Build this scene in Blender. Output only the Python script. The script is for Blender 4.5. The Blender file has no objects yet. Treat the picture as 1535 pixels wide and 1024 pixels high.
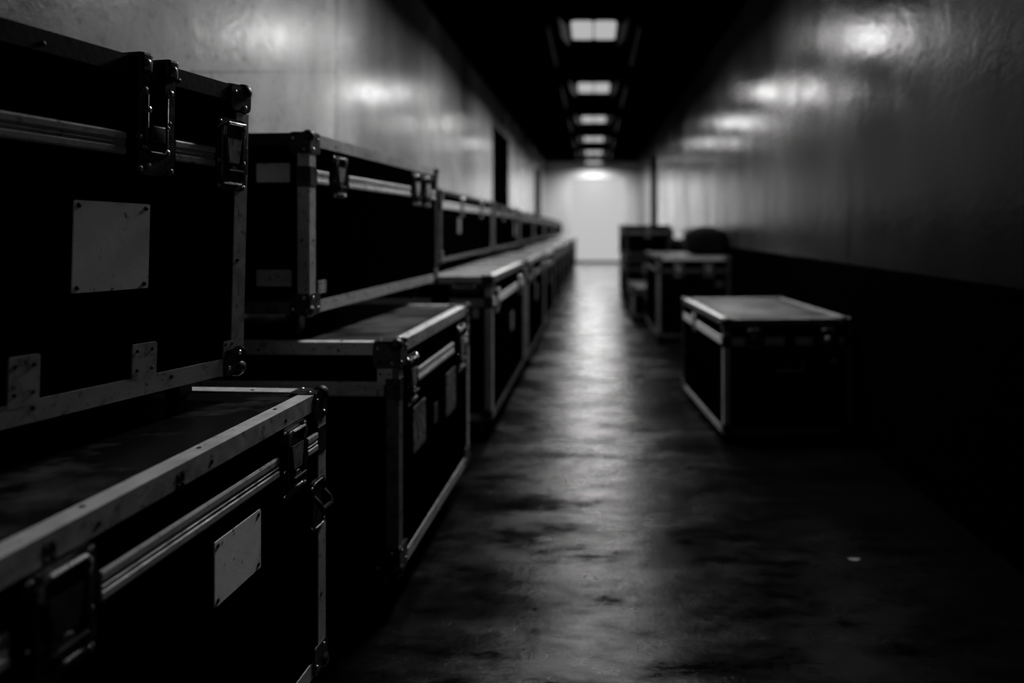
import bpy, bmesh, math, random
from mathutils import Vector, Matrix

# ------------------------------------------------------------------ camera, world, lights, exposure
SC = bpy.context.scene
COL = bpy.context.collection
cam_d = bpy.data.cameras.new('camera')
cam = bpy.data.objects.new('camera', cam_d)
COL.objects.link(cam)
cam.location = (0, 0, 1.15)
cam.rotation_euler = (math.pi / 2, 0, 0)
cam_d.lens = 24.0
cam_d.sensor_width = 36.0
cam_d.shift_x = -0.0798
cam_d.shift_y = -0.112
cam_d.clip_start = 0.02
cam_d.dof.use_dof = True
cam_d.dof.focus_distance = 1.45
cam_d.dof.aperture_fstop = 1.25
SC.camera = cam

w = bpy.data.worlds.new('world')
SC.world = w
w.use_nodes = True
w.node_tree.nodes['Background'].inputs[0].default_value = (0.5, 0.5, 0.5, 1)
w.node_tree.nodes['Background'].inputs[1].default_value = 0.0

SC.view_settings.view_transform = 'Standard'
SC.view_settings.look = 'None'
SC.view_settings.gamma = 1.0
SC.view_settings.exposure = 0.0
SC.view_settings.use_curve_mapping = False
SC.cycles.use_denoising = True
SC.cycles.max_bounces = 6
SC.cycles.diffuse_bounces = 3
SC.cycles.glossy_bounces = 4
SC.cycles.sample_clamp_indirect = 4.0

LAMP_Z = 3.15
LAMP_Y = [4.1, 7.0, 9.9, 12.8, 15.7, 18.55, 21.3]
END_Y = 22.1
WL, WR = -1.59, 1.43


def area(name, loc, target, sx, sy, power, spread=180):
    l = bpy.data.lights.new(name, 'AREA')
    l.shape = 'RECTANGLE'
    l.size, l.size_y = sx, sy
    l.energy = power
    l.spread = math.radians(spread)
    o = bpy.data.objects.new(name, l)
    COL.objects.link(o)
    o.location = loc
    o.rotation_euler = (Vector(target) - Vector(loc)).to_track_quat('-Z', 'Y').to_euler()
    return o


LAMP_P = [80, 34, 60, 58, 80, 110, 48]
for y, pw in zip(LAMP_Y, LAMP_P):
    area('ceiling_lamp_light', (0, y, LAMP_Z - 0.035), (0, y + 0.001, 0), 0.46, 0.6, pw, 168)
# added light in front of the glowing end panel, for the floor streak
area('end_glow_light', (0.1, END_Y - 0.08, 1.45), (0.1, 0, 1.2), 1.4, 2.4, 12.0)
# added weak fill behind the camera; the corridor is closed there
area('rear_fill_light', (-0.2, -2.3, 2.3), (-0.2, 3.0, 0.9), 2.2, 1.0, 1.8)


# ------------------------------------------------------------------ materials
def newmat(name):
    m = bpy.data.materials.new(name)
    m.use_nodes = True
    nt = m.node_tree
    return m, nt, nt.nodes['Principled BSDF']


def nd(nt, typ, **kw):
    n = nt.nodes.new(typ)
    for k, v in kw.items():
        if k in n.inputs:
            n.inputs[k].default_value = v
        else:
            setattr(n, k, v)
    return n


def coords(nt, scale=(1, 1, 1)):
    tc = nt.nodes.new('ShaderNodeTexCoord')
    mp = nt.nodes.new('ShaderNodeMapping')
    mp.inputs['Scale'].default_value = scale
    nt.links.new(tc.outputs['Object'], mp.inputs['Vector'])
    return mp.outputs['Vector']


def ramp(nt, src, stops):
    r = nt.nodes.new('ShaderNodeValToRGB')
    e = r.color_ramp.elements
    while len(e) > 1:
        e.remove(e[-1])
    e[0].position, e[0].color = stops[0][0], (*[stops[0][1]] * 3, 1)
    for p, v in stops[1:]:
        x = e.new(p)
        x.color = (v, v, v, 1)
    nt.links.new(src, r.inputs[0])
    return r.outputs[0]


def noise(nt, vec, scale, detail=4, rough=0.6):
    n = nd(nt, 'ShaderNodeTexNoise', Scale=scale, Detail=detail, Roughness=rough)
    nt.links.new(vec, n.inputs['Vector'])
    return n.outputs['Fac']


def mixmul(nt, a, b):
    m = nt.nodes.new('ShaderNodeMath')
    m.operation = 'MULTIPLY'
    nt.links.new(a, m.inputs[0])
    nt.links.new(b, m.inputs[1])
    return m.outputs[0]


def bump(nt, bs, src, strength, dist=0.01, prev=None):
    b = nd(nt, 'ShaderNodeBump', Strength=strength, Distance=dist)
    nt.links.new(src, b.inputs['Height'])
    if prev:
        nt.links.new(prev, b.inputs['Normal'])
    nt.links.new(b.outputs[0], bs.inputs['Normal'])
    return b.outputs[0]


def wear_metal(name, lo, hi, rough, metallic=0.8, scale=(60, 60, 60), dark=0.02, cut=(0.32, 0.5)):
    m, nt, bs = newmat(name)
    v = coords(nt)
    a = ramp(nt, noise(nt, v, 9, 6, 0.7), [(0.3, lo), (0.7, hi)])
    v2 = coords(nt, (1, 1, 1))
    b = ramp(nt, noise(nt, v2, 45, 5, 0.7), [(cut[0], dark / hi), (cut[1], 1.0)])
    nt.links.new(mixmul(nt, a, b), bs.inputs['Base Color'])
    r = ramp(nt, noise(nt, v2, 30, 4), [(0.3, rough - 0.1), (0.7, rough + 0.18)])
    nt.links.new(r, bs.inputs['Roughness'])
    bs.inputs['Metallic'].default_value = metallic
    bump(nt, bs, noise(nt, v2, 70, 4), 0.15, 0.002)
    return m


ALU = wear_metal('worn_aluminium', 0.42, 0.62, 0.40, 0.6, dark=0.16, cut=(0.3, 0.46))
TOPLIT = wear_metal('painted_toplit_aluminium', 0.72, 0.92, 0.42, 0.35, dark=0.3, cut=(0.28, 0.4))  # lighter copy for top flanges: overhead light put into the colour
RAILM = wear_metal('matt_rail_aluminium', 0.36, 0.55, 0.6, 0.4, dark=0.12, cut=(0.3, 0.46))
DARKT = wear_metal('blackened_trim', 0.008, 0.03, 0.5, 0.5)
DIMT = wear_metal('dark_grey_trim', 0.09, 0.17, 0.5, 0.5, dark=0.03)  # darker metal for single edges
PLATE = wear_metal('label_metal', 0.78, 0.95, 0.55, 0.05, dark=0.1, cut=(0.31, 0.37))
STEEL = wear_metal('dark_steel', 0.02, 0.10, 0.38, 0.9, dark=0.01)
TARN = wear_metal('tarnished_plate', 0.08, 0.3, 0.5, 0.3, dark=0.02, cut=(0.4, 0.62))
HOOK = wear_metal('dull_hook_steel', 0.2, 0.34, 0.45, 0.7)
BRIGHT = wear_metal('polished_steel', 0.6, 0.8, 0.25, 0.95, dark=0.3)


def laminate():
    m, nt, bs = newmat('black_laminate')
    v = coords(nt, (3.0, 1.0, 1.0))
    n1 = noise(nt, v, 2.6, 5, 0.65)
    nt.links.new(ramp(nt, n1, [(0.35, 0.001), (0.6, 0.002), (0.75, 0.02)]), bs.inputs['Base Color'])
    nt.links.new(ramp(nt, n1, [(0.35, 0.45), (0.55, 0.24), (0.7, 0.2)]), bs.inputs['Roughness'])
    nt.links.new(ramp(nt, n1, [(0.38, 0.1), (0.5, 0.5), (0.65, 0.9)]), bs.inputs['Specular IOR Level'])
    bump(nt, bs, noise(nt, coords(nt), 160, 3), 0.12, 0.002)
    return m


LAM = laminate()


def sheen_lid(name, lo, hi, rough, a=0.42, b=0.6):  # pale patches: scuffs plus reflected glow painted into the lid colour
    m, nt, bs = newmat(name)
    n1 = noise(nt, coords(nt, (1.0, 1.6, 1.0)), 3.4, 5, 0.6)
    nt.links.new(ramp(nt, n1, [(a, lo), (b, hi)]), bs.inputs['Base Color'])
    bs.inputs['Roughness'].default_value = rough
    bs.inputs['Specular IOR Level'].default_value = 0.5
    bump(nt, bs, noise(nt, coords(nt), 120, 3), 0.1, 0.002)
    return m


SCUFFSHEEN = sheen_lid('scuffs_and_painted_sheen_lid', 0.002, 0.10, 0.3)
PALE = sheen_lid('pale_painted_sheen_lid', 0.10, 0.30, 0.25, 0.3, 0.6)
SPARSE = sheen_lid('faint_scuffs_and_painted_sheen_lid', 0.0015, 0.10, 0.3, 0.52, 0.72)
GREYLID = sheen_lid('grey_painted_sheen_lid', 0.02, 0.16, 0.28)


def side_laminate():
    m, nt, bs = newmat('black_side_laminate')
    bs.inputs['Base Color'].default_value = (0.0008, 0.0008, 0.0008, 1)
    nt.links.new(ramp(nt, noise(nt, coords(nt), 12, 4), [(0.3, 0.55), (0.7, 0.75)]), bs.inputs['Roughness'])
    bs.inputs['Specular IOR Level'].default_value = 0.0
    return m


SIDE = side_laminate()


def flat(name, c, rough=0.7, spec=0.2, metallic=0.0):
    m, nt, bs = newmat(name)
    v = coords(nt)
    nt.links.new(ramp(nt, noise(nt, v, 14, 4), [(0.25, c * 0.7), (0.75, c * 1.25)]), bs.inputs['Base Color'])
    bs.inputs['Roughness'].default_value = rough
    bs.inputs['Specular IOR Level'].default_value = spec
    bs.inputs['Metallic'].default_value = metallic
    return m


RUBBER = flat('black_rubber', 0.006, 0.7)
BAGCLOTH = flat('black_canvas', 0.003, 0.9, 0.05)
CEILM = flat('black_ceiling_paint', 0.0008, 0.9, 0.0)
DADO = flat('black_dado_paint', 0.0008, 0.9, 0.0)
DOORM = flat('black_door_paint', 0.0008, 0.9, 0.0)


def wall_mat(name, lo, hi, rough, seam_y, slope_line=None, spec=0.5, light_bands=None):
    m, nt, bs = newmat(name)
    tc = nt.nodes.new('ShaderNodeTexCoord')
    geo = nt.nodes.new('ShaderNodeNewGeometry')
    sep = nt.nodes.new('ShaderNodeSeparateXYZ')
    nt.links.new(geo.outputs['Position'], sep.inputs[0])
    v = geo.outputs['Position']

    def mapped(s):
        mp = nt.nodes.new('ShaderNodeMapping')
        mp.inputs['Scale'].default_value = s
        nt.links.new(v, mp.inputs['Vector'])
        return mp.outputs['Vector']
    base = ramp(nt, noise(nt, mapped((1, 0.8, 0.35)), 1.1, 4, 0.55), [(0.34, lo), (0.62, hi)])
    pits = ramp(nt, noise(nt, mapped((1, 1, 1)), 26, 4, 0.6), [(0.3, 0.55), (0.45, 1.0)])
    col = mixmul(nt, base, pits)
    if light_bands:                            # glow columns and dim zones painted into the wall colour
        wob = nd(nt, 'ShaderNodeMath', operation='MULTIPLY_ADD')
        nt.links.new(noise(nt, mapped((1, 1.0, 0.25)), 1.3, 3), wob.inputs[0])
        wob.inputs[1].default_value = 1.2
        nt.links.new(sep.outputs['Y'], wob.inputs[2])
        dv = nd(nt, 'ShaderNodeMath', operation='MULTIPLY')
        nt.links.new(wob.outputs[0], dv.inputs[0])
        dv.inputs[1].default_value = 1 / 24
        col = mixmul(nt, col, ramp(nt, dv.outputs[0], [((y + .6) / 24, f) for y, f in light_bands]))
    for s in seam_y:                     # joints between the cast panels
        d = nd(nt, 'ShaderNodeMath', operation='SUBTRACT')
        nt.links.new(sep.outputs['Y'], d.inputs[0])
        d.inputs[1].default_value = s
        a = nd(nt, 'ShaderNodeMath', operation='ABSOLUTE')
        nt.links.new(d.outputs[0], a.inputs[0])
        col = mixmul(nt, col, ramp(nt, a.outputs[0], [(0.0, 0.25), (0.010, 0.45), (0.022, 1.0)]))
    if slope_line:                            # thin sloping dark line: z = z0 + k (y - y0)
        y0, z0, k, y1 = slope_line
        mm = nd(nt, 'ShaderNodeMath', operation='MULTIPLY_ADD')
        nt.links.new(sep.outputs['Y'], mm.inputs[0])
        mm.inputs[1].default_value = -k
        mm.inputs[2].default_value = k * y0 - z0
        ad = nd(nt, 'ShaderNodeMath', operation='ADD')
        nt.links.new(mm.outputs[0], ad.inputs[0])
        nt.links.new(sep.outputs['Z'], ad.inputs[1])
        a = nd(nt, 'ShaderNodeMath', operation='ABSOLUTE')
        nt.links.new(ad.outputs[0], a.inputs[0])
        line = ramp(nt, a.outputs[0], [(0.0, 0.55), (0.008, 1.0)])
        far = nd(nt, 'ShaderNodeMath', operation='GREATER_THAN')
        nt.links.new(sep.outputs['Y'], far.inputs[0])
        far.inputs[1].default_value = y1
        mx = nd(nt, 'ShaderNodeMath', operation='MAXIMUM')
        nt.links.new(line, mx.inputs[0])
        nt.links.new(far.outputs[0], mx.inputs[1])
        col = mixmul(nt, col, mx.outputs[0])
    nt.links.new(col, bs.inputs['Base Color'])
    nt.links.new(ramp(nt, noise(nt, mapped((1, 0.7, 0.3)), 1.7, 3), [(0.35, rough), (0.65, rough + 0.14)]),
                 bs.inputs['Roughness'])
    bs.inputs['Specular IOR Level'].default_value = spec
    p = bump(nt, bs, noise(nt, mapped((1, 1.0, 0.5)), 1.6, 2), 0.35, 0.03)
    p = bump(nt, bs, noise(nt, mapped((1, 1, 1)), 16, 5, 0.65), 0.28, 0.008, p)
    bump(nt, bs, noise(nt, mapped((1, 1, 1)), 60, 3, 0.6), 0.2, 0.002, p)
    return m


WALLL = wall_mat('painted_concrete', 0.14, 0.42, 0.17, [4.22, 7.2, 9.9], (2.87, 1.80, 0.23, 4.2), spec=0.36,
                 light_bands=[(0, .9), (4.3, .8), (4.8, .5), (6.0, .55), (6.8, 1.0), (23, 1.0)])
WALLR = wall_mat('grey_painted_concrete', 0.03, 0.07, 0.13, [3.82, 6.9, 9.0, 12.9], spec=0.24, light_bands=[(0, .06), (4.6, .2), (5.8, 1.0), (8.0, 1.0), (9.0, .4), (11.8, .4), (12.6, 1.0), (23, 1.0)])
CEILRAIL = flat('dark_rail_paint', 0.03, 0.5, 0.3)
ENDM = wall_mat('end_wall_paint', 0.62, 0.7, 0.5, [])


def floor_mat():
    m, nt, bs = newmat('polished_concrete_floor')
    v = coords(nt, (0.6, 1.25, 1))
    c = ramp(nt, noise(nt, v, 1.6, 6, 0.6), [(0.3, 0.0008), (0.7, 0.003)])
    nt.links.new(c, bs.inputs['Base Color'])
    r = mixmul(nt, ramp(nt, noise(nt, v, 2.6, 7, 0.66), [(0.36, 0.34), (0.58, 0.17)]),
               ramp(nt, noise(nt, v, 24, 3), [(0.3, 1.15), (0.7, 0.9)]))
    nt.links.new(r, bs.inputs['Roughness'])
    nt.links.new(ramp(nt, noise(nt, coords(nt, (0.55, 1.5, 1)), 4.6, 8, 0.7), [(0.39, 0.006), (0.55, 0.17)]), bs.inputs['Specular IOR Level'])
    p = bump(nt, bs, noise(nt, v, 3.0, 3, 0.5), 0.3, 0.02)
    p = bump(nt, bs, noise(nt, v, 15, 4, 0.6), 0.16, 0.008, p)
    bump(nt, bs, noise(nt, v, 90, 4, 0.7), 0.42, 0.003, p)
    return m


FLOORM = floor_mat()


def emit(name, strength, c=0.5):
    m, nt, bs = newmat(name)
    bs.inputs['Base Color'].default_value = (c, c, c, 1)
    bs.inputs['Emission Color'].default_value = (1, 1, 1, 1)
    bs.inputs['Emission Strength'].default_value = strength
    bs.inputs['Roughness'].default_value = 0.6
    return m


DIFF = emit('lit_diffuser', 0.44, 0.02)
ENDGLOW = emit('end_glow_emission', 0.46, 0.05)


# ------------------------------------------------------------------ mesh helpers
class MB:
    """collects shapes (each with a material slot) and links them as one mesh object"""

    def __init__(self, M=None):
        self.v, self.f, self.s, self.mats = [], [], [], []
        self.M = M or Matrix.Identity(4)

    def slot(self, m):
        if m not in self.mats:
            self.mats.append(m)
        return self.mats.index(m)

    def add(self, verts, faces, m):
        b, k = len(self.v), self.slot(m)
        self.v += [self.M @ Vector(p) for p in verts]
        self.f += [[b + i for i in f] for f in faces]
        self.s += [k] * len(faces)

    def bm(self, bm, m, X=None):
        bm.verts.index_update()
        X = X or Matrix.Identity(4)
        self.add([X @ x.co for x in bm.verts], [[x.index for x in f.verts] for f in bm.faces], m)
        bm.free()

    def box(self, x0, x1, y0, y1, z0, z1, m, bev=0.0, seg=2):
        b = bmesh.new()
        bmesh.ops.create_cube(b, size=1)
        for x in b.verts:
            x.co = Vector(((x0 + x1) / 2 + x.co.x * (x1 - x0), (y0 + y1) / 2 + x.co.y * (y1 - y0),
                           (z0 + z1) / 2 + x.co.z * (z1 - z0)))
        if bev:
            bmesh.ops.bevel(b, geom=b.edges[:], offset=bev, segments=seg, affect='EDGES', profile=0.6)
        self.bm(b, m)

    def tube(self, pts, r, m, n=8, closed=False):
        pts = [Vector(p) for p in pts]
        N = len(pts)
        vs, fs = [], []
        up = None
        for i, p in enumerate(pts):
            a = pts[(i - 1) % N] if (i or closed) else p
            c = pts[(i + 1) % N] if (i < N - 1 or closed) else p
            t = (c - a).normalized()
            if up is None:
                up = t.orthogonal().normalized()
            up = (up - t * up.dot(t)).normalized()
            sd = t.cross(up)
            for k in range(n):
                q = 2 * math.pi * k / n
                vs.append(p + up * math.cos(q) * r + sd * math.sin(q) * r)
        for i in range(N if closed else N - 1):
            for k in range(n):
                j = (i + 1) % N
                fs.append([i * n + k, i * n + (k + 1) % n, j * n + (k + 1) % n, j * n + k])
        if not closed:
            fs.append(list(range(n))[::-1])
            fs.append([(N - 1) * n + k for k in range(n)])
        self.add(vs, fs, m)

    def dome(self, c, r, h, m, nrm=(0, 0, 1), n=10):
        """rivet head: low dome on normal nrm"""
        q = Vector((0, 0, 1)).rotation_difference(Vector(nrm))
        vs, fs = [], []
        for j in range(4):
            a = j / 3 * math.pi / 2
            rr, zz = r * math.cos(a), h * math.sin(a)
            if j == 3:
                vs.append(Vector(c) + q @ Vector((0, 0, h)))
            else:
                for k in range(n):
                    t = 2 * math.pi * k / n
                    vs.append(Vector(c) + q @ Vector((rr * math.cos(t), rr * math.sin(t), zz)))
        for j in range(2):
            for k in range(n):
                fs.append([j * n + k, j * n + (k + 1) % n, (j + 1) * n + (k + 1) % n, (j + 1) * n + k])
        for k in range(n):
            fs.append([2 * n + k, 2 * n + (k + 1) % n, 3 * n])
        fs.append(list(range(n))[::-1])
        self.add(vs, fs, m)

    def poly(self, pts, n0, n1, m):
        """outline pts (x, y) extruded in z from n0 to n1"""
        N = len(pts)
        vs = [(p[0], p[1], n0) for p in pts] + [(p[0], p[1], n1) for p in pts]
        fs = [list(range(N))[::-1], list(range(N, 2 * N))]
        fs += [[i, (i + 1) % N, N + (i + 1) % N, N + i] for i in range(N)]
        self.add(vs, fs, m)

    def build(self, name, parent=None, smooth=False):
        me = bpy.data.meshes.new(name)
        me.from_pydata([tuple(p) for p in self.v], [], self.f)
        for m in self.mats:
            me.materials.append(m)
        for p, s in zip(me.polygons, self.s):
            p.material_index = s
            p.use_smooth = smooth
        b = bmesh.new()
        b.from_mesh(me)
        bmesh.ops.recalc_face_normals(b, faces=b.faces[:])
        b.to_mesh(me)
        b.free()
        o = bpy.data.objects.new(name, me)
        COL.objects.link(o)
        if parent:
            o.parent = parent
        return o


def rrect(x0, x1, y0, y1, r, n=5):
    out = []
    for cx, cy, a0 in ((x1 - r, y1 - r, 0), (x0 + r, y1 - r, 90), (x0 + r, y0 + r, 180), (x1 - r, y0 + r, 270)):
        for k in range(n + 1):
            a = math.radians(a0 + 90 * k / n)
            out.append((cx + r * math.cos(a), cy + r * math.sin(a)))
    return out


def thing(name, label, cat, loc=(0, 0, 0), rot=(0, 0, 0), group=None):
    o = bpy.data.objects.new(name, None)
    COL.objects.link(o)
    o.empty_display_size = 0.1
    o.location, o.rotation_euler = loc, rot
    o['label'], o['category'] = label, cat
    if group:
        o['group'] = group
    return o


def structure(o):
    o['kind'] = 'structure'
    return o


# ------------------------------------------------------------------ the setting
Y0 = -2.6
mb = MB(); mb.box(WL - 0.3, WR + 0.3, Y0, END_Y + 0.2, -0.15, 0, FLOORM); structure(mb.build('floor'))
mb = MB(); mb.box(WL - 0.3, WR + 0.3, Y0, END_Y + 0.2, 3.24, 3.42, CEILM); structure(mb.build('ceiling'))


def side_wall(name, xi, sgn, doors, mat, dado=True):
    xo = xi + sgn * 0.3
    x0, x1 = min(xi, xo), max(xi, xo)
    mb = MB()
    y = Y0
    for (a, b, h) in doors:
        mb.box(x0, x1, y, a, 0, 3.24, mat)
        mb.box(x0, x1, a, b, h, 3.24, mat)
        y = b
    mb.box(x0, x1, y, END_Y + 0.2, 0, 3.24, mat)
    structure(mb.build(name))
    k = 0
    y = Y0
    if dado:
        for (a, b, h) in doors + [(END_Y, END_Y, 0)]:
            mb = MB()
            xa, xb = sorted((xi + sgn * 0.01, xi - sgn * 0.012))
            mb.box(xa, xb, y, a, 0.0, 0.942, DADO)
            structure(mb.build('trim_%d' % (len([o for o in bpy.data.objects if o.name.startswith('trim_')]) + 1)))
            y = b


DN = [0]


def door(xi, sgn, a, b, h):
    DN[0] += 1
    d = bpy.data.objects.new('door_%d' % DN[0], None)
    COL.objects.link(d)
    d.location = (xi + sgn * 0.045, (a + b) / 2, 0)
    structure(d)
    W = b - a
    mb = MB(); mb.box(-0.02, 0.02, -W / 2 + 0.06, W / 2 - 0.06, 0.01, h - 0.06, DOORM, 0.004); mb.build('door_leaf', d)
    mb = MB()
    mb.box(-0.05, 0.05, -W / 2, -W / 2 + 0.06, 0, h, DOORM)
    mb.box(-0.05, 0.05, W / 2 - 0.06, W / 2, 0, h, DOORM)
    mb.box(-0.05, 0.05, -W / 2 + 0.06, W / 2 - 0.06, h - 0.06, h, DOORM)
    mb.build('door_frame', d)
    mb = MB()
    x = -sgn * 0.03
    mb.tube([(x, -W / 2 + 0.14, 1.0), (x - sgn * 0.04, -W / 2 + 0.14, 1.0), (x - sgn * 0.04, -W / 2 + 0.28, 1.0)], 0.011, STEEL)
    mb.build('door_handle', d, True)


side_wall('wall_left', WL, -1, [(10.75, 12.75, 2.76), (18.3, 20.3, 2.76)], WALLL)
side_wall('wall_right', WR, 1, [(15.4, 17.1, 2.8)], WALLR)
door(WL, -1, 10.75, 12.75, 2.76)
door(WL, -1, 18.3, 20.3, 2.76)
door(WR, 1, 15.4, 17.1, 2.8)
# end wall with a made-up glowing panel for the bright far end
wx0, wx1, wz0, wz1 = -0.75, 1.0, 0.05, 2.72
mb = MB()
mb.box(WL - 0.3, wx0, END_Y, END_Y + 0.2, 0, 3.24, ENDM)
mb.box(wx1, WR + 0.3, END_Y, END_Y + 0.2, 0, 3.24, ENDM)
mb.box(wx0, wx1, END_Y, END_Y + 0.2, wz1, 3.24, ENDM)
mb.box(wx0, wx1, END_Y, END_Y + 0.2, 0, wz0, DADO)
structure(mb.build('wall_back'))
mb = MB(); mb.box(wx0, wx1, END_Y + 0.08, END_Y + 0.1, wz0, wz1, ENDGLOW); structure(mb.build('end_glow_panel'))
mb = MB(); mb.box(WL - 0.3, WR + 0.3, Y0 - 0.2, Y0, 0, 3.24, DADO); structure(mb.build('wall_front'))


# ------------------------------------------------------------------ ceiling lights
def ceiling_light(y, label):
    t = thing('ceiling_light', label, 'ceiling light', (0, y, LAMP_Z), group='row of ceiling lights down the corridor')
    mb = MB()
    mb.box(-0.30, 0.30, -0.42, 0.42, 0.03, 0.09, CEILM, 0.006)
    mb.build('housing', t)
    for s in (-1, 1):
        mb = MB()
        mb.poly(rrect(0.006, 0.225, -0.28, 0.28, 0.05), -0.002, 0.03, DIFF)
        if s < 0:
            mb.v = [Vector((-p.x, p.y, p.z)) for p in mb.v]
        mb.build('diffuser', t)
        mb = MB()   # sloping side reflector
        mb.poly([(0.265, 0.0), (0.34, 0.075), (0.345, 0.07), (0.27, -0.005)], -0.30, 0.40, ALU)
        mb.v = [Vector((s * p.x, p.z, -0.03 + 0.06 * (p.x - 0.265) / 0.08)) + Vector((0, 0, p.y * 0.3)) for p in mb.v]
        mb.build('reflector', t)
        mb = MB()   # long side rail
        mb.box(s * 0.46 - 0.006, s * 0.46 + 0.006, -0.15, 1.45, -0.01, 0.03, CEILRAIL, 0.002)
        mb.box(s * 0.46 - 0.008, s * 0.46 + 0.008, 0.05, 0.066, 0.03, 0.09, CEILM)
        mb.box(s * 0.46 - 0.008, s * 0.46 + 0.008, 1.25, 1.266, 0.03, 0.09, CEILM)
        mb.build('side_rail', t)


LL = ['ceiling light above the stacked cases nearest the camera, overhead',
      'largest and nearest ceiling light with twin lit panels and thin side rails',
      'second nearest twin-panel ceiling light, lit, below the largest one in view',
      'third lit ceiling light from the camera, a short bright bar',
      'fourth lit ceiling light along the black ceiling, small bright bar',
      'fifth lit ceiling light, narrow bar just above the last one',
      'smallest and farthest ceiling light, above the bright end of the corridor']
for y, l in zip(LAMP_Y, LL):
    ceiling_light(y, l)


# ------------------------------------------------------------------ flight cases
# local frame of a case: x across (0 = centre), y along (0 = centre), z up from its underside
TW, TT = 0.035, 0.003


def angle(root, p0, p1, a, b, m=ALU, w=TW, name='edge_angle'):
    """L-profile from p0 to p1; a, b = the two directions its flanges run inward"""
    p0, p1, a, b = Vector(p0), Vector(p1), Vector(a), Vector(b)
    mb = MB()
    t = TT
    o = -a * t - b * t
    prof = [o, o + a * (w + t), o + a * (w + t) + b * t, o + a * (w * .5 + t) + b * t, o + a * t + b * t,
            o + a * t + b * (w + t), o + b * (w + t)]
    N = len(prof)
    vs = [p0 + q for q in prof] + [p1 + q for q in prof]
    fs = [list(range(N))[::-1], list(range(N, 2 * N))]
    fs += [[i, (i + 1) % N, N + (i + 1) % N, N + i] for i in range(N)]
    if isinstance(m, tuple):       # (top flange with its light painted in, side flange)
        mb.add(vs, fs[:2] + fs[6:], m[1])
        mb.add(vs, fs[2:6], m[0])
    else:
        mb.add(vs, fs, m)
    # rivets every 22 cm on both flanges
    L = (p1 - p0).length
    d = (p1 - p0).normalized()
    k = max(1, int(L / 0.22))
    if L > 0.15:
        for i in range(k):
            q = p0 + d * (L * (i + 0.5) / k)
            mb.dome(q + a * w * .6 - b * t, 0.005, 0.002, STEEL, -b, 8)
            mb.dome(q + b * w * .6 - a * t, 0.005, 0.002, STEEL, -a, 8)
    return mb.build(name, root)


def corner(root, p, d, big=0.06, name='ball_corner', m=STEEL):
    """three rounded plates and a ball; d = signs pointing outward"""
    mb = MB()
    dx, dy, dz = d
    P = Vector(p)
    t = 0.006
    for ax in range(3):
        outl = rrect(-big, t, -big, t, 0.012, 3)
        outl = [q for q in outl]
        o1, o2 = [(1, 2), (0, 2), (0, 1)][ax]
        vs = []
        for h in (0.0, t):
            for (u, v) in outl:
                c = [0, 0, 0]
                c[o1], c[o2], c[ax] = u * d[o1], v * d[o2], h * d[ax]
                vs.append(P + Vector(c))
        N = len(outl)
        mb.add(vs, [list(range(N)), list(range(N, 2 * N))[::-1]] + [[i, (i + 1) % N, N + (i + 1) % N, N + i] for i in range(N)], m)
        for (u, v) in ((-big * .8, -big * .22), (-big * .22, -big * .8)):
            c = [0, 0, 0]
            c[o1], c[o2], c[ax] = u * d[o1], v * d[o2], t * d[ax]
            n = [0, 0, 0]
            n[ax] = d[ax]
            mb.dome(P + Vector(c), 0.0055, 0.0035, BRIGHT, n, 8)
    b = bmesh.new()
    bmesh.ops.create_uvsphere(b, u_segments=14, v_segments=8, radius=0.02)
    mb.bm(b, m, Matrix.Translation(P - Vector(d) * 0.006))
    o = mb.build(name, root)
    for pl in o.data.polygons:
        pl.use_smooth = len(pl.vertices) < 5 and pl.area < 0.0001
    return o


def face_matrix(dim, face):
    """(u right, v up, n out) of a face, origin at the middle of its lower edge"""
    W, L, H = dim
    if face == 'right':    # +x face
        o, u, n = (W / 2, 0, 0), (0, 1, 0), (1, 0, 0)
    elif face == 'left':   # -x face
        o, u, n = (-W / 2, 0, 0), (0, -1, 0), (-1, 0, 0)
    elif face == 'near':   # -y face
        o, u, n = (0, -L / 2, 0), (1, 0, 0), (0, -1, 0)
    elif face == 'far':
        o, u, n = (0, L / 2, 0), (-1, 0, 0), (0, 1, 0)
    M = Matrix.Identity(4)
    for i in range(3):
        M[i][0], M[i][1], M[i][2], M[i][3] = u[i], (0, 0, 1)[i], n[i], o[i]
    return M


def rail(root, M, u0, u1, v, h=0.044, m=ALU):
    """tongue-and-groove seam extrusion: three ribs"""
    mb = MB(M)
    prof = [(-.5, 0), (-.5, .004), (-.42, .006), (-.2, .006), (-.14, .003), (-.04, .003), (0, .0055), (.04, .003),
            (.14, .003), (.2, .006), (.42, .006), (.5, .004), (.5, 0)]
    N = len(prof)
    vs = [(u0, v + a * h, b) for a, b in prof] + [(u1, v + a * h, b) for a, b in prof]
    fs = [list(range(N))[::-1], list(range(N, 2 * N))] + [[i, (i + 1) % N, N + (i + 1) % N, N + i] for i in range(N)]
    mb.add(vs, fs, m)
    return mb.build('seam_rail', root)


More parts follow.
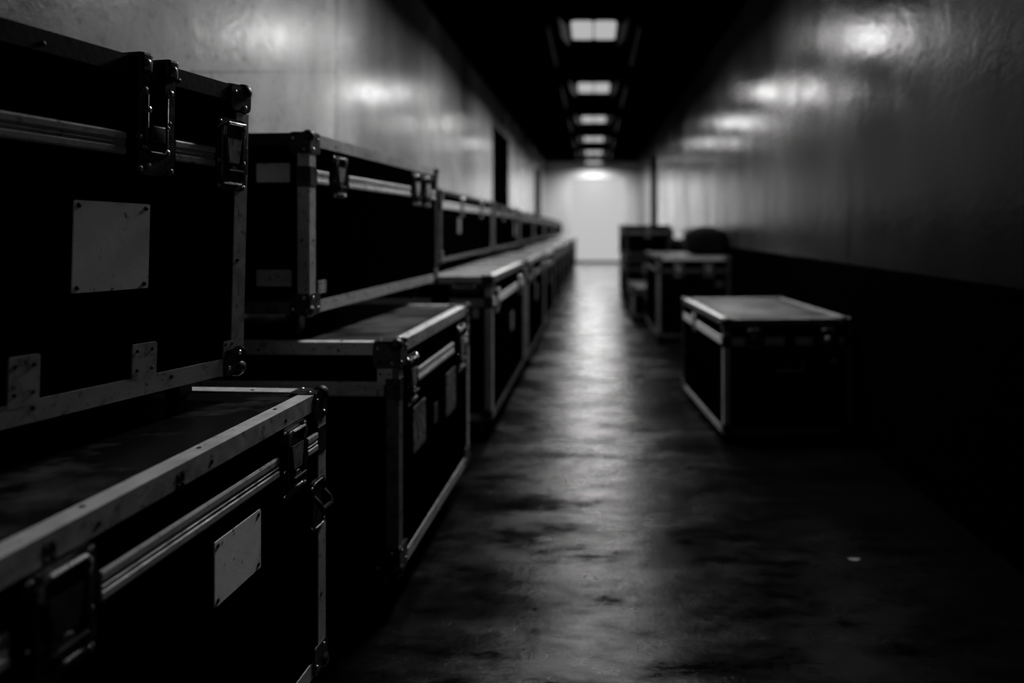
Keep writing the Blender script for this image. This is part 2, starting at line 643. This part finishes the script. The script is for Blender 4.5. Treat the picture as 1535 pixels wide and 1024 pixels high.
def latch(root, M, u, v, w=0.10, h=0.15, hook=None):
    """recessed butterfly latch"""
    mb = MB(M @ Matrix.Translation((u, v, 0)))
    mb.poly(rrect(-w / 2, w / 2, -h / 2, h / 2, 0.014), 0, 0.0065, STEEL)
    ring = [(a, b, 0.009) for a, b in rrect(-w * .36, w * .36, -h * .40, h * .42, 0.016)]
    mb.tube(ring, 0.0032, STEEL, 6, True)
    for a in (-.42, .42):
        for c in (-.44, .44, -.1):
            mb.dome((a * w, c * h, .0065), 0.0048, 0.003, BRIGHT, (0, 0, 1), 8)
    o = mb.build('latch', root)
    mb = MB(M @ Matrix.Translation((u, v, 0)))
    # bright bent hook plate, wider at the top, and its wire bail
    mb.poly([(-w * .25, h * .22), (w * .25, h * .22), (w * .16, -h * .12), (-w * .16, -h * .12)], 0.0065, 0.014, hook or HOOK)
    mb.tube([(-w * .33, h * .25, .011), (-w * .33, h * .37, .014), (-w * .25, h * .43, .016), (w * .25, h * .43, .016),
             (w * .33, h * .37, .014), (w * .33, h * .25, .011)], 0.0035, BRIGHT, 8)
    mb.build('latch_hook', o, False)
    mb = MB(M @ Matrix.Translation((u, v, 0)))
    b = bmesh.new()
    bmesh.ops.create_cone(b, cap_ends=True, segments=18, radius1=w * .17, radius2=w * .13, depth=0.008)
    mb.bm(b, STEEL, Matrix.Translation((0, -h * .24, .0105)))
    mb.box(-w * .26, w * .26, -h * .26, -h * .215, .014, .021, STEEL, 0.002)
    mb.tube([(-w * .3, -h * .40, .0095), (w * .3, -h * .40, .0095)], 0.0028, BRIGHT, 6)
    mb.build('latch_knob', o)
    return o


def tall_clamp(root, M, u, v0, v1, w):
    """tall lid stay that hooks over the top edge"""
    mb = MB(M)
    for s in (-1, 1):
        c = u + s * w * .36
        mb.poly(rrect(c - w * .14, c + w * .14, v0 + .03, v1 - .004, 0.01), 0, 0.008, STEEL)
        mb.box(c - w * .16, c + w * .16, v1 - .03, v1 + .012, -.05, .016, STEEL, 0.006)
    mb.poly(rrect(u - w * .5, u + w * .5, v0, v0 + .085, 0.02), 0.0, 0.009, STEEL)
    mb.poly(rrect(u - w * .27, u + w * .27, v0 + .05, v1 - .05, 0.008), 0, 0.005, SIDE)
    mb_plate = mb
    mb = MB(M)
    mb.tube([(u - w * .27, v1 - .07, .008), (u - w * .27, v0 + .06, .010), (u - w * .2, v0 + .045, .012),
             (u + w * .2, v0 + .045, .012), (u + w * .27, v0 + .06, .010), (u + w * .27, v1 - .07, .008)], 0.0034, STEEL, 8)
    mb.box(u - w * .18, u + w * .18, v0 + .065, v0 + .10, .006, .016, STEEL, .003)
    bail = mb
    mb = mb_plate
    H = v1 - v0
    for (a, b, r) in ((-.36, H - .02, .007), (.36, H - .02, .007), (-.34, H - .062, .007), (.36, H - .058, .007), (-.24, H - .10, .008),
                      (.34, H - .12, .005), (-.42, .012, .006), (.42, .012, .006), (-.28, .055, .007), (.3, .05, .007),
                      (.3, .1, .005), (-.46, .075, .006), (-.2, .02, .005)):
        mb.dome((u + a * w, v0 + b, .009 if b < .2 else .008), r, .004, BRIGHT, (0, 0, 1), 10)
    mb.dome((u - w * .36, v1 - .008, .016), .007, .004, BRIGHT, (0, 0, 1), 10)
    mb.dome((u + w * .36, v1 - .008, .016), .007, .004, BRIGHT, (0, 0, 1), 10)
    o = mb.build('lid_clamp', root)
    bail.build('clamp_bail', o, True)
    return o


def plate(root, M, u0, u1, v0, v1, rivets=True, m=None, name='label_plate'):
    mb = MB(M)
    mb.poly(rrect(u0, u1, v0, v1, 0.003, 2), 0, 0.0025, m or PLATE)
    if rivets:
        for a in (u0 + .009, u1 - .009):
            for b in (v0 + .009, v1 - .009):
                mb.dome((a, b, .0025), 0.005, 0.002, STEEL, (0, 0, 1), 8)
    return mb.build(name, root)


def handle(root, M, u, v, w=0.12, h=0.11):
    mb = MB(M @ Matrix.Translation((u, v, 0)))
    mb.poly(rrect(-w / 2, w / 2, -h / 2, h / 2, 0.02), 0, 0.006, STEEL)
    mb.tube([(a, b, .007) for a, b in rrect(-w * .46, w * .46, -h * .45, h * .45, 0.02)], 0.003, STEEL, 6, True)
    for a in (-.42, .42):
        for c in (-.38, .38):
            mb.dome((a * w, c * h, .006), 0.005, 0.003, BRIGHT, (0, 0, 1), 8)
    o = mb.build('handle', root)
    mb = MB(M @ Matrix.Translation((u, v, 0)))
    mb.tube([(-w * .34, h * .2, .006), (-w * .34, h * .05, .022), (-w * .3, -h * .05, .026), (w * .3, -h * .05, .026),
             (w * .34, h * .05, .022), (w * .34, h * .2, .006)], 0.006, RUBBER, 8)
    mb.build('handle_grip', o, True)
    return o


def bracket(root, M, u, v, w, h, m=ALU):
    """flat wear bracket with rivets beside an edge"""
    mb = MB(M)
    mb.poly(rrect(u - w / 2, u + w / 2, v - h / 2, v + h / 2, 0.004, 2), 0, 0.0035, m)
    for a, b in ((-.3, .3), (.3, .3), (-.3, -.25), (.3, -.25)):
        mb.dome((u + a * w, v + b * h, .0035), 0.004, 0.002, STEEL, (0, 0, 1), 8)
    return mb.build('bracket', root)


def caster(root, x, y, h):
    mb = MB(Matrix.Translation((x, y, 0)))
    r = h * 0.40
    mb.box(-.04, .04, -.04, .04, -.006, 0, STEEL, .002)
    for s in (-1, 1):
        mb.box(s * .02 - .002, s * .02 + .002, -.018, .018, -h + r * .7, -.004, STEEL, .001)
    o = mb.build('caster', root)
    mb = MB(Matrix.Translation((x, y, 0)))
    b = bmesh.new()
    bmesh.ops.create_cone(b, cap_ends=True, segments=20, radius1=r, radius2=r, depth=0.03)
    bmesh.ops.bevel(b, geom=[e for e in b.edges if len(e.link_faces) == 2 and any(len(f.verts) > 6 for f in e.link_faces)],
                    offset=min(.005, r * .3), segments=2, affect='EDGES')
    mb.bm(b, RUBBER, Matrix.Translation((0, 0, -h + r)) @ Matrix.Rotation(math.pi / 2, 4, 'Y'))
    mb.build('wheel', o)


def case(label, ax, ay, end, z, L, W, H, yaw, side, seam, cap=0.1, group=None, detail=2, gaps_aisle=(), gaps_end=(),
         pitch=0, roll=0, trim=None, corner_m=None, big=0.06, tm=None, tw=TW, lid=None, seam_m=None):
    """ax, ay: floor position of the near or far corner on the aisle side; side -1 = left row, 1 = right row"""
    a = math.radians(yaw)
    d = Vector((-math.sin(a), math.cos(a), 0))
    r = Vector((math.cos(a), math.sin(a), 0))
    c = Vector((ax, ay, z)) + d * (L / 2 if end == 'near' else -L / 2) + r * side * W / 2
    root = thing('flight_case', label, 'flight case', (c.x, c.y, z), (math.radians(pitch), math.radians(roll), a), group)
    t = trim or ALU
    hw, hl = W / 2, L / 2
    mb = MB(); mb.box(-hw, hw, -hl, hl, 0, seam - .001, SIDE, .002, 1); mb.build('body', root)
    mb = MB()
    mb.box(-hw, hw, -hl, hl, seam + .001, H - .004, SIDE, .002, 1)
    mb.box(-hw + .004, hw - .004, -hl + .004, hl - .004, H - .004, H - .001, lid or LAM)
    mb.build('lid', root)
    X, Y, Z = Vector((1, 0, 0)), Vector((0, 1, 0)), Vector((0, 0, 1))
    g = .058
    tm = tm or {}

    def mat_for(*keys):          # own metal of an edge, else the case's
        for k in keys:
            if k in tm:
                return tm[k]
        return t
    for sx in (-1, 1):
        xs = 'aisle' if sx == -side else 'wall'
        for zz, sz, zn in ((0, 1, 'bottom'), (H, -1, 'top')):
            angle(root, (sx * hw, -hl + g, zz), (sx * hw, hl - g, zz), -sx * X, sz * Z, mat_for(zn + '_' + xs, zn), tw)
        for sy in (-1, 1):
            ys = 'near' if sy < 0 else 'far'
            vm = mat_for('post_' + ys + '_' + xs, 'post')
            angle(root, (sx * hw, sy * hl, g), (sx * hw, sy * hl, seam - .03), -sx * X, -sy * Y, vm, tw)
            angle(root, (sx * hw, sy * hl, seam + .03), (sx * hw, sy * hl, H - g), -sx * X, -sy * Y, vm, tw)
            for zz, sz in ((0, -1), (H, 1)):
                corner(root, (sx * hw, sy * hl, zz), (sx, sy, sz), big, m=corner_m or STEEL)
            mb = MB()   # guard where the seam meets the edge
            mb.box(sx * (hw - .018) - .02, sx * (hw - .018) + .02, sy * hl - .004, sy * hl + .004, seam - .032, seam + .032, STEEL, .002)
            mb.box(sx * hw - .005, sx * hw + .005, sy * (hl - .018) - .02, sy * (hl - .018) + .02, seam - .032, seam + .032, STEEL, .002)
            mb.build('seam_guard', root)
    for sy in (-1, 1):
        ys = 'near' if sy < 0 else 'far'
        for zz, sz, zn in ((0, 1, 'bottom'), (H, -1, 'top')):
            angle(root, (-hw + g, sy * hl, zz), (hw - g, sy * hl, zz), -sy * Y, sz * Z, mat_for(zn + '_' + ys, zn), tw)
    dim = (W, L, H)
    aisle = face_matrix(dim, 'right' if side < 0 else 'left')
    wallf = face_matrix(dim, 'left' if side < 0 else 'right')
    near, far = face_matrix(dim, 'near'), face_matrix(dim, 'far')

    def rails(M, half, gaps):
        u = -half + .042
        for (p, q) in list(gaps) + [(half - .042, 99)]:
            if p - u > .02:
                rail(root, M, u, p, seam, m=seam_m or RAILM)
            u = q
    rails(aisle, hl, gaps_aisle)
    rails(near, hw, gaps_end)
    if detail > 1:
        rails(wallf, hl, ())
        rails(far, hw, ())
    if cap:
        for sx in (-1, 1):
            for sy in (-1, 1):
                caster(root, sx * (hw - .09), sy * (hl - .09), cap)
    return root, aisle, near


# --- left row, lower cases
r, A, N = case('nearest floor case at the lower left, bright lid edge, square plate below the seam',
               -.66, 1.67, 'far', .09, 1.15, .78, .66, -3.6, -1, .548, .09,
               gaps_aisle=((-.27, -.125), (.357, .485)), lid=SPARSE, tm={'top_aisle': (TOPLIT, ALU), 'top_far': (TOPLIT, ALU)})
latch(r, A, .422, .545, .105, .155)
latch(r, A, -.195, .545, .115, .155, DARKT)
latch(r, N, 0, .545)
plate(r, A, .139, .290, .370, .488)
handle(r, A, .535, .40, .075, .12)
for u in (.045, -.21, -.42):
    bracket(r, A, u, .636, .02, .03, STEEL)

r, A, N = case('floor case with rounded lid corner, directly behind the nearest low case on the left',
               -.587, 2.05, 'near', .11, 1.0, .85, .69, -1.5, -1, .553, .11,
               gaps_aisle=((-.44, -.30), (.20, .41)), big=.075, lid=SCUFFSHEEN, tm={'top_aisle': (TOPLIT, ALU), 'top_near': (TOPLIT, ALU), 'bottom_near': DARKT, 'post_near_aisle': DIMT})
latch(r, A, -.372, .555, .11, .16)
latch(r, A, .335, .53, .13, .20)
plate(r, A, -.35, -.205, .306, .455, m=TARN)
plate(r, A, .09, .244, .303, .47, m=TARN)
plate(r, A, -.09, -.04, .33, .40, False, STEEL, 'lock_plate')
bracket(r, N, .385, .63, .045, .13)
plate(r, N, .27, .305, .262, .30, False, STEEL, 'lock_plate')

r, A, N = case('third floor case of the left row, with a pale painted-sheen lid top',
               -.547, 3.66, 'near', .112, 1.55, .85, .77, -.5, -1, .63, .112,
               gaps_aisle=((-.66, -.56), (.35, .5)), gaps_end=((.1, .2),), lid=PALE, tm={'top_aisle': (TOPLIT, DIMT), 'bottom_aisle': DARKT, 'post_far_aisle': DIMT})
handle(r, N, .28, .715, .16, .06)
plate(r, N, .21, .355, .70, .73, False, ALU, 'handle_plate')
bracket(r, N, .34, .575, .035, .05)
latch(r, A, -.61, .63, .09, .14)
latch(r, A, .43, .63, .09, .14)
plate(r, A, .0, .14, .36, .48, m=TARN)

LOW = [(-.52, 5.36, 1.75, .77, 'fourth floor-standing flight case of the left row, in its blurred far part'),
       (-.515, 7.2, 1.6, .75, 'fifth floor-standing flight case of the left row, blurred, with a pale plate'),
       (-.51, 8.9, 1.8, .77, 'sixth floor-standing flight case of the left row, blurred, dark side'),
       (-.505, 10.8, 1.9, .76, 'seventh floor-standing flight case of the left row, blurred in the distance'),
       (-.50, 12.8, 2.0, .78, 'eighth floor-standing flight case of the left row, near the bright end'),
       (-.495, 14.9, 2.0, .76, 'ninth floor-standing flight case of the left row, near the bright end'),
       (-.49, 17.0, 1.9, .77, 'last floor-standing flight case of the left row, beside the bright end')]
for x, y, L, H, lab in LOW:
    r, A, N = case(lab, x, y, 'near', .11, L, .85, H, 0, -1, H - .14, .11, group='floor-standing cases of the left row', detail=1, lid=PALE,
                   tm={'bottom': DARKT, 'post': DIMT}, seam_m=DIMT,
                   gaps_aisle=((-L * .3, -L * .3 + .1), (L * .3, L * .3 + .1)))
    latch(r, A, -L * .3 + .05, H - .14, .09, .14)
    latch(r, A, L * .3 + .05, H - .14, .09, .14)
    plate(r, A, -.12, .04, H * .5, H * .68, m=TARN)

# --- left row, upper cases
r, A, N = case('big stacked flight case at the upper left with a large square metal plate',
               -.837, 1.62, 'far', .823, .95, .48, .665, -14.5, -1, .495, .062, big=.055,
               gaps_aisle=((.158, .272), (.377, .472)), pitch=-1.2, roll=.5, tm={'top': DARKT})
tall_clamp(r, A, .222, .437, .668, .085)
latch(r, A, .425, .505, .088, .165)
plate(r, A, .062, .217, .211, .379)
bracket(r, A, .213, .066, .055, .07)
bracket(r, A, -.015, .07, .05, .085)
bracket(r, A, .432, .055, .03, .04)

r, A, N = case('stacked flight case with wide worn corner angles, just behind the big upper left case',
               -.867, 2.08, 'near', .886, 1.30, .6, .548, -4, -1, .418, .083,
               gaps_aisle=((-.53, -.375), (.25, .55)), gaps_end=((.10, .25),), tm={'top_near': DARKT, 'bottom_near': DIMT, 'post_far_aisle': DARKT})
latch(r, A, -.45, .43, .10, .14)
latch(r, A, .33, .43, .11, .15, ALU)
latch(r, A, .48, .43, .11, .15, ALU)
bracket(r, A, -.57, .075, .05, .04)
plate(r, N, .135, .24, .40, .458, False, ALU, 'clamp_plate')
plate(r, N, .135, .245, .082, .133, False, ALU, 'clamp_plate')

r, A, N = case('third stacked case of the left upper row, thin edging and small upright label',
               -.876, 3.9, 'near', .952, 1.95, .5, .408, 0, -1, .325, .068, trim=DIMT, tm={'top': DARKT}, tw=.018,
               gaps_aisle=((-.40, -.30), (.35, .5)))
latch(r, A, -.35, .33, .09, .13)
latch(r, A, .42, .33, .09, .13)
plate(r, A, -.48, -.38, .155, .255, False, HOOK)

r, A, N = case('fourth stacked case of the left upper row, blurred, with faint pale label',
               -.87, 5.95, 'near', .95, 1.9, .5, .40, 0, -1, .32, .068, detail=1, trim=DIMT, tm={'top': DARKT}, tw=.022, seam_m=DIMT,
               gaps_aisle=((-.40, -.30), (.35, .5)))
latch(r, A, -.35, .32, .09, .13)
latch(r, A, .42, .32, .09, .13)
plate(r, A, .55, .68, .10, .24, False, HOOK)

UP = [(-.86, 7.95, 1.7, .37, 'fifth stacked case of the upper left row, blurred and dark'),
      (-.85, 9.75, 1.9, .36, 'sixth stacked case of the upper left row, blurred and dark'),
      (-.84, 11.8, 2.0, .35, 'seventh stacked case of the upper left row, far down the corridor'),
      (-.83, 14.0, 2.0, .33, 'eighth stacked case of the upper left row, far down the corridor'),
      (-.82, 16.1, 1.8, .31, 'last stacked case of the upper left row, beside the bright end')]
for x, y, L, H, lab in UP:
    r, A, N = case(lab, x, y, 'near', .96, L, .5, H, 0, -1, H - .08, .06, group='stacked cases of the upper left row', detail=1,
                   trim=DARKT, seam_m=DIMT, tm={'post': DIMT}, tw=.022,
                   gaps_aisle=((-L * .3, -L * .3 + .1), (L * .3, L * .3 + .1)))
    latch(r, A, -L * .3 + .05, H - .08, .09, .12)
    latch(r, A, L * .3 + .05, H - .08, .09, .12)

# --- right row
r, A, N = case('nearest black flight case on the right of the aisle, alone on the floor, painted-sheen lid',
               .69, 3.61, 'near', .05, 1.1, .69, .606, 3.9, 1, .492, .05,
               gaps_aisle=((-.2, -.12),), gaps_end=((-.235, -.125), (-.02, .04), (.135, .28)), lid=GREYLID, seam_m=RAILM,
               tm={'top_aisle': (TOPLIT, DIMT), 'top_near': DIMT, 'bottom_near': DIMT, 'post_near_wall': DIMT, 'post_far_aisle': DARKT, 'bottom_far': DARKT}, tw=.03)
latch(r, N, -.185, .51, .085, .11)
latch(r, N, .213, .50, .085, .13)
latch(r, A, -.16, .50, .08, .12)
mb = MB(N)
mb.tube([(-.07, .335, .005), (.078, .335, .005), (.078, .39, .005)], .004, ALU, 6)
mb.poly(rrect(-.07, .078, .335, .40, .004), 0, .002, STEEL)
mb.build('card_holder', r)
plate(r, N, .235, .27, .375, .395, False, ALU, 'key_plate')
mb = MB(N)
b = bmesh.new()
bmesh.ops.create_uvsphere(b, u_segments=16, v_segments=10, radius=.020)
mb.bm(b, BRIGHT, Matrix.Translation((.213, .50, .018)) @ Matrix.Diagonal((1, 1.1, .6, 1)))
o = mb.build('padlock', r, True)
o['label'] = 'bright rounded lock body'

r, A, N = case('mid-height case on the right, behind the nearest one, a black bag on its lid',
               .63, 6.8, 'near', .05, 1.4, .73, .80, 0, 1, .66, .05, gaps_end=((-.2, -.1), (.1, .2)), trim=DARKT, seam_m=DARKT, lid=GREYLID,
               tm={'top_near': ALU, 'post_near_aisle': DIMT, 'bottom_aisle': DIMT})
latch(r, N, -.15, .67)
latch(r, N, .15, .67)
plate(r, N, .22, .30, .50, .56, m=DARKT)
r, A, N = case('small low case at the right aisle edge, behind the case carrying a bag',
               .46, 8.35, 'near', .05, .75, .62, .38, 0, 1, .29, .05, detail=1, trim=DARKT, seam_m=DARKT, lid=GREYLID, tm={'top_near': ALU, 'post_near_aisle': DIMT})
latch(r, N, -.1, .29)
r, A, N = case('black case on the right beyond the small low one, under a dark trunk',
               .42, 9.3, 'near', .05, 1.25, .98, .66, 0, 1, .52, .05, detail=1, trim=DARKT, seam_m=DARKT)
latch(r, A, 0, .52)
latch(r, N, -.2, .52)
r, A, N = case('dark trunk stacked on the far right group of cases, beside the bright end',
               .43, 9.35, 'near', .77, 1.1, .62, .40, 2, 1, .30, .06, detail=1, trim=DARKT, seam_m=DIMT)
latch(r, A, 0, .30)
latch(r, N, 0, .30)
r, A, N = case('tall black case farthest away on the right, standing behind the other right-hand cases',
               .47, 10.9, 'near', .05, 1.3, .8, 1.07, 0, 1, .9, .05, detail=1, trim=DARKT, seam_m=DARKT)
latch(r, A, 0, .9)


def bag(label, x, y, z, sx, sy, sz, seed):
    root = thing('duffel_bag', label, 'bag', (x, y, z))
    b = bmesh.new()
    bmesh.ops.create_cube(b, size=1)
    bmesh.ops.subdivide_edges(b, edges=b.edges[:], cuts=5, use_grid_fill=True)
    rnd = random.Random(seed)
    ph = [rnd.random() * 6 for _ in range(4)]
    for v in b.verts:
        p = v.co * 2
        k = max(abs(p.x), abs(p.y), abs(p.z))
        l = (abs(p.x) ** 5 + abs(p.y) ** 5 + abs(p.z) ** 5) ** .2
        p = p * (k / l)
        wv = .03 * math.sin(p.x * 5 + ph[0]) + .03 * math.sin(p.y * 4 + ph[1])
        v.co = Vector((p.x * sx / 2 * (1 + wv), p.y * sy / 2 * (1 - wv), max(-1, p.z * (1 + wv * 1.5)) * sz / 2 + sz / 2))
    mb = MB(); mb.bm(b, BAGCLOTH)
    o = mb.build('bag_body', root, True)
    sb = o.modifiers.new('smooth', 'SUBSURF'); sb.levels = sb.render_levels = 1
    for s in (-1, 1):
        mb = MB()
        mb.tube([(-sx * .22, s * sy * .22, sz * .96), (-sx * .2, s * sy * .14, sz * 1.05), (0, s * sy * .1, sz * 1.09),
                 (sx * .2, s * sy * .14, sz * 1.05), (sx * .22, s * sy * .22, sz * .96)], .011, BAGCLOTH, 8)
        mb.build('carry_strap', root, True)
    mb = MB()
    mb.box(-sx * .40, sx * .40, -.008, .008, sz - .006, sz + .008, STEEL, .002)
    mb.build('zip', root)


bag('black rounded bag lying on the mid-height right-hand case', 1.20, 7.35, .85, .44, .50, .27, 3)
bag('low slumped black bag beside the dark trunk, on the far right case', 1.22, 9.75, .71, .32, .5, .22, 5)

# ------------------------------------------------------------------ a scrap on the floor
mb = MB()
rnd = random.Random(2)
mb.poly([(-.02, -.008), (-.004, -.012), (.017, -.006), (.022, .004), (.004, .010), (-.018, .005)], 0, .002, HOOK)
o = mb.build('paper_scrap')
o.location = (.90, 2.36, 0)
o['label'] = 'tiny pale scrap lying alone on the dark floor at the right'
o['category'] = 'scrap'
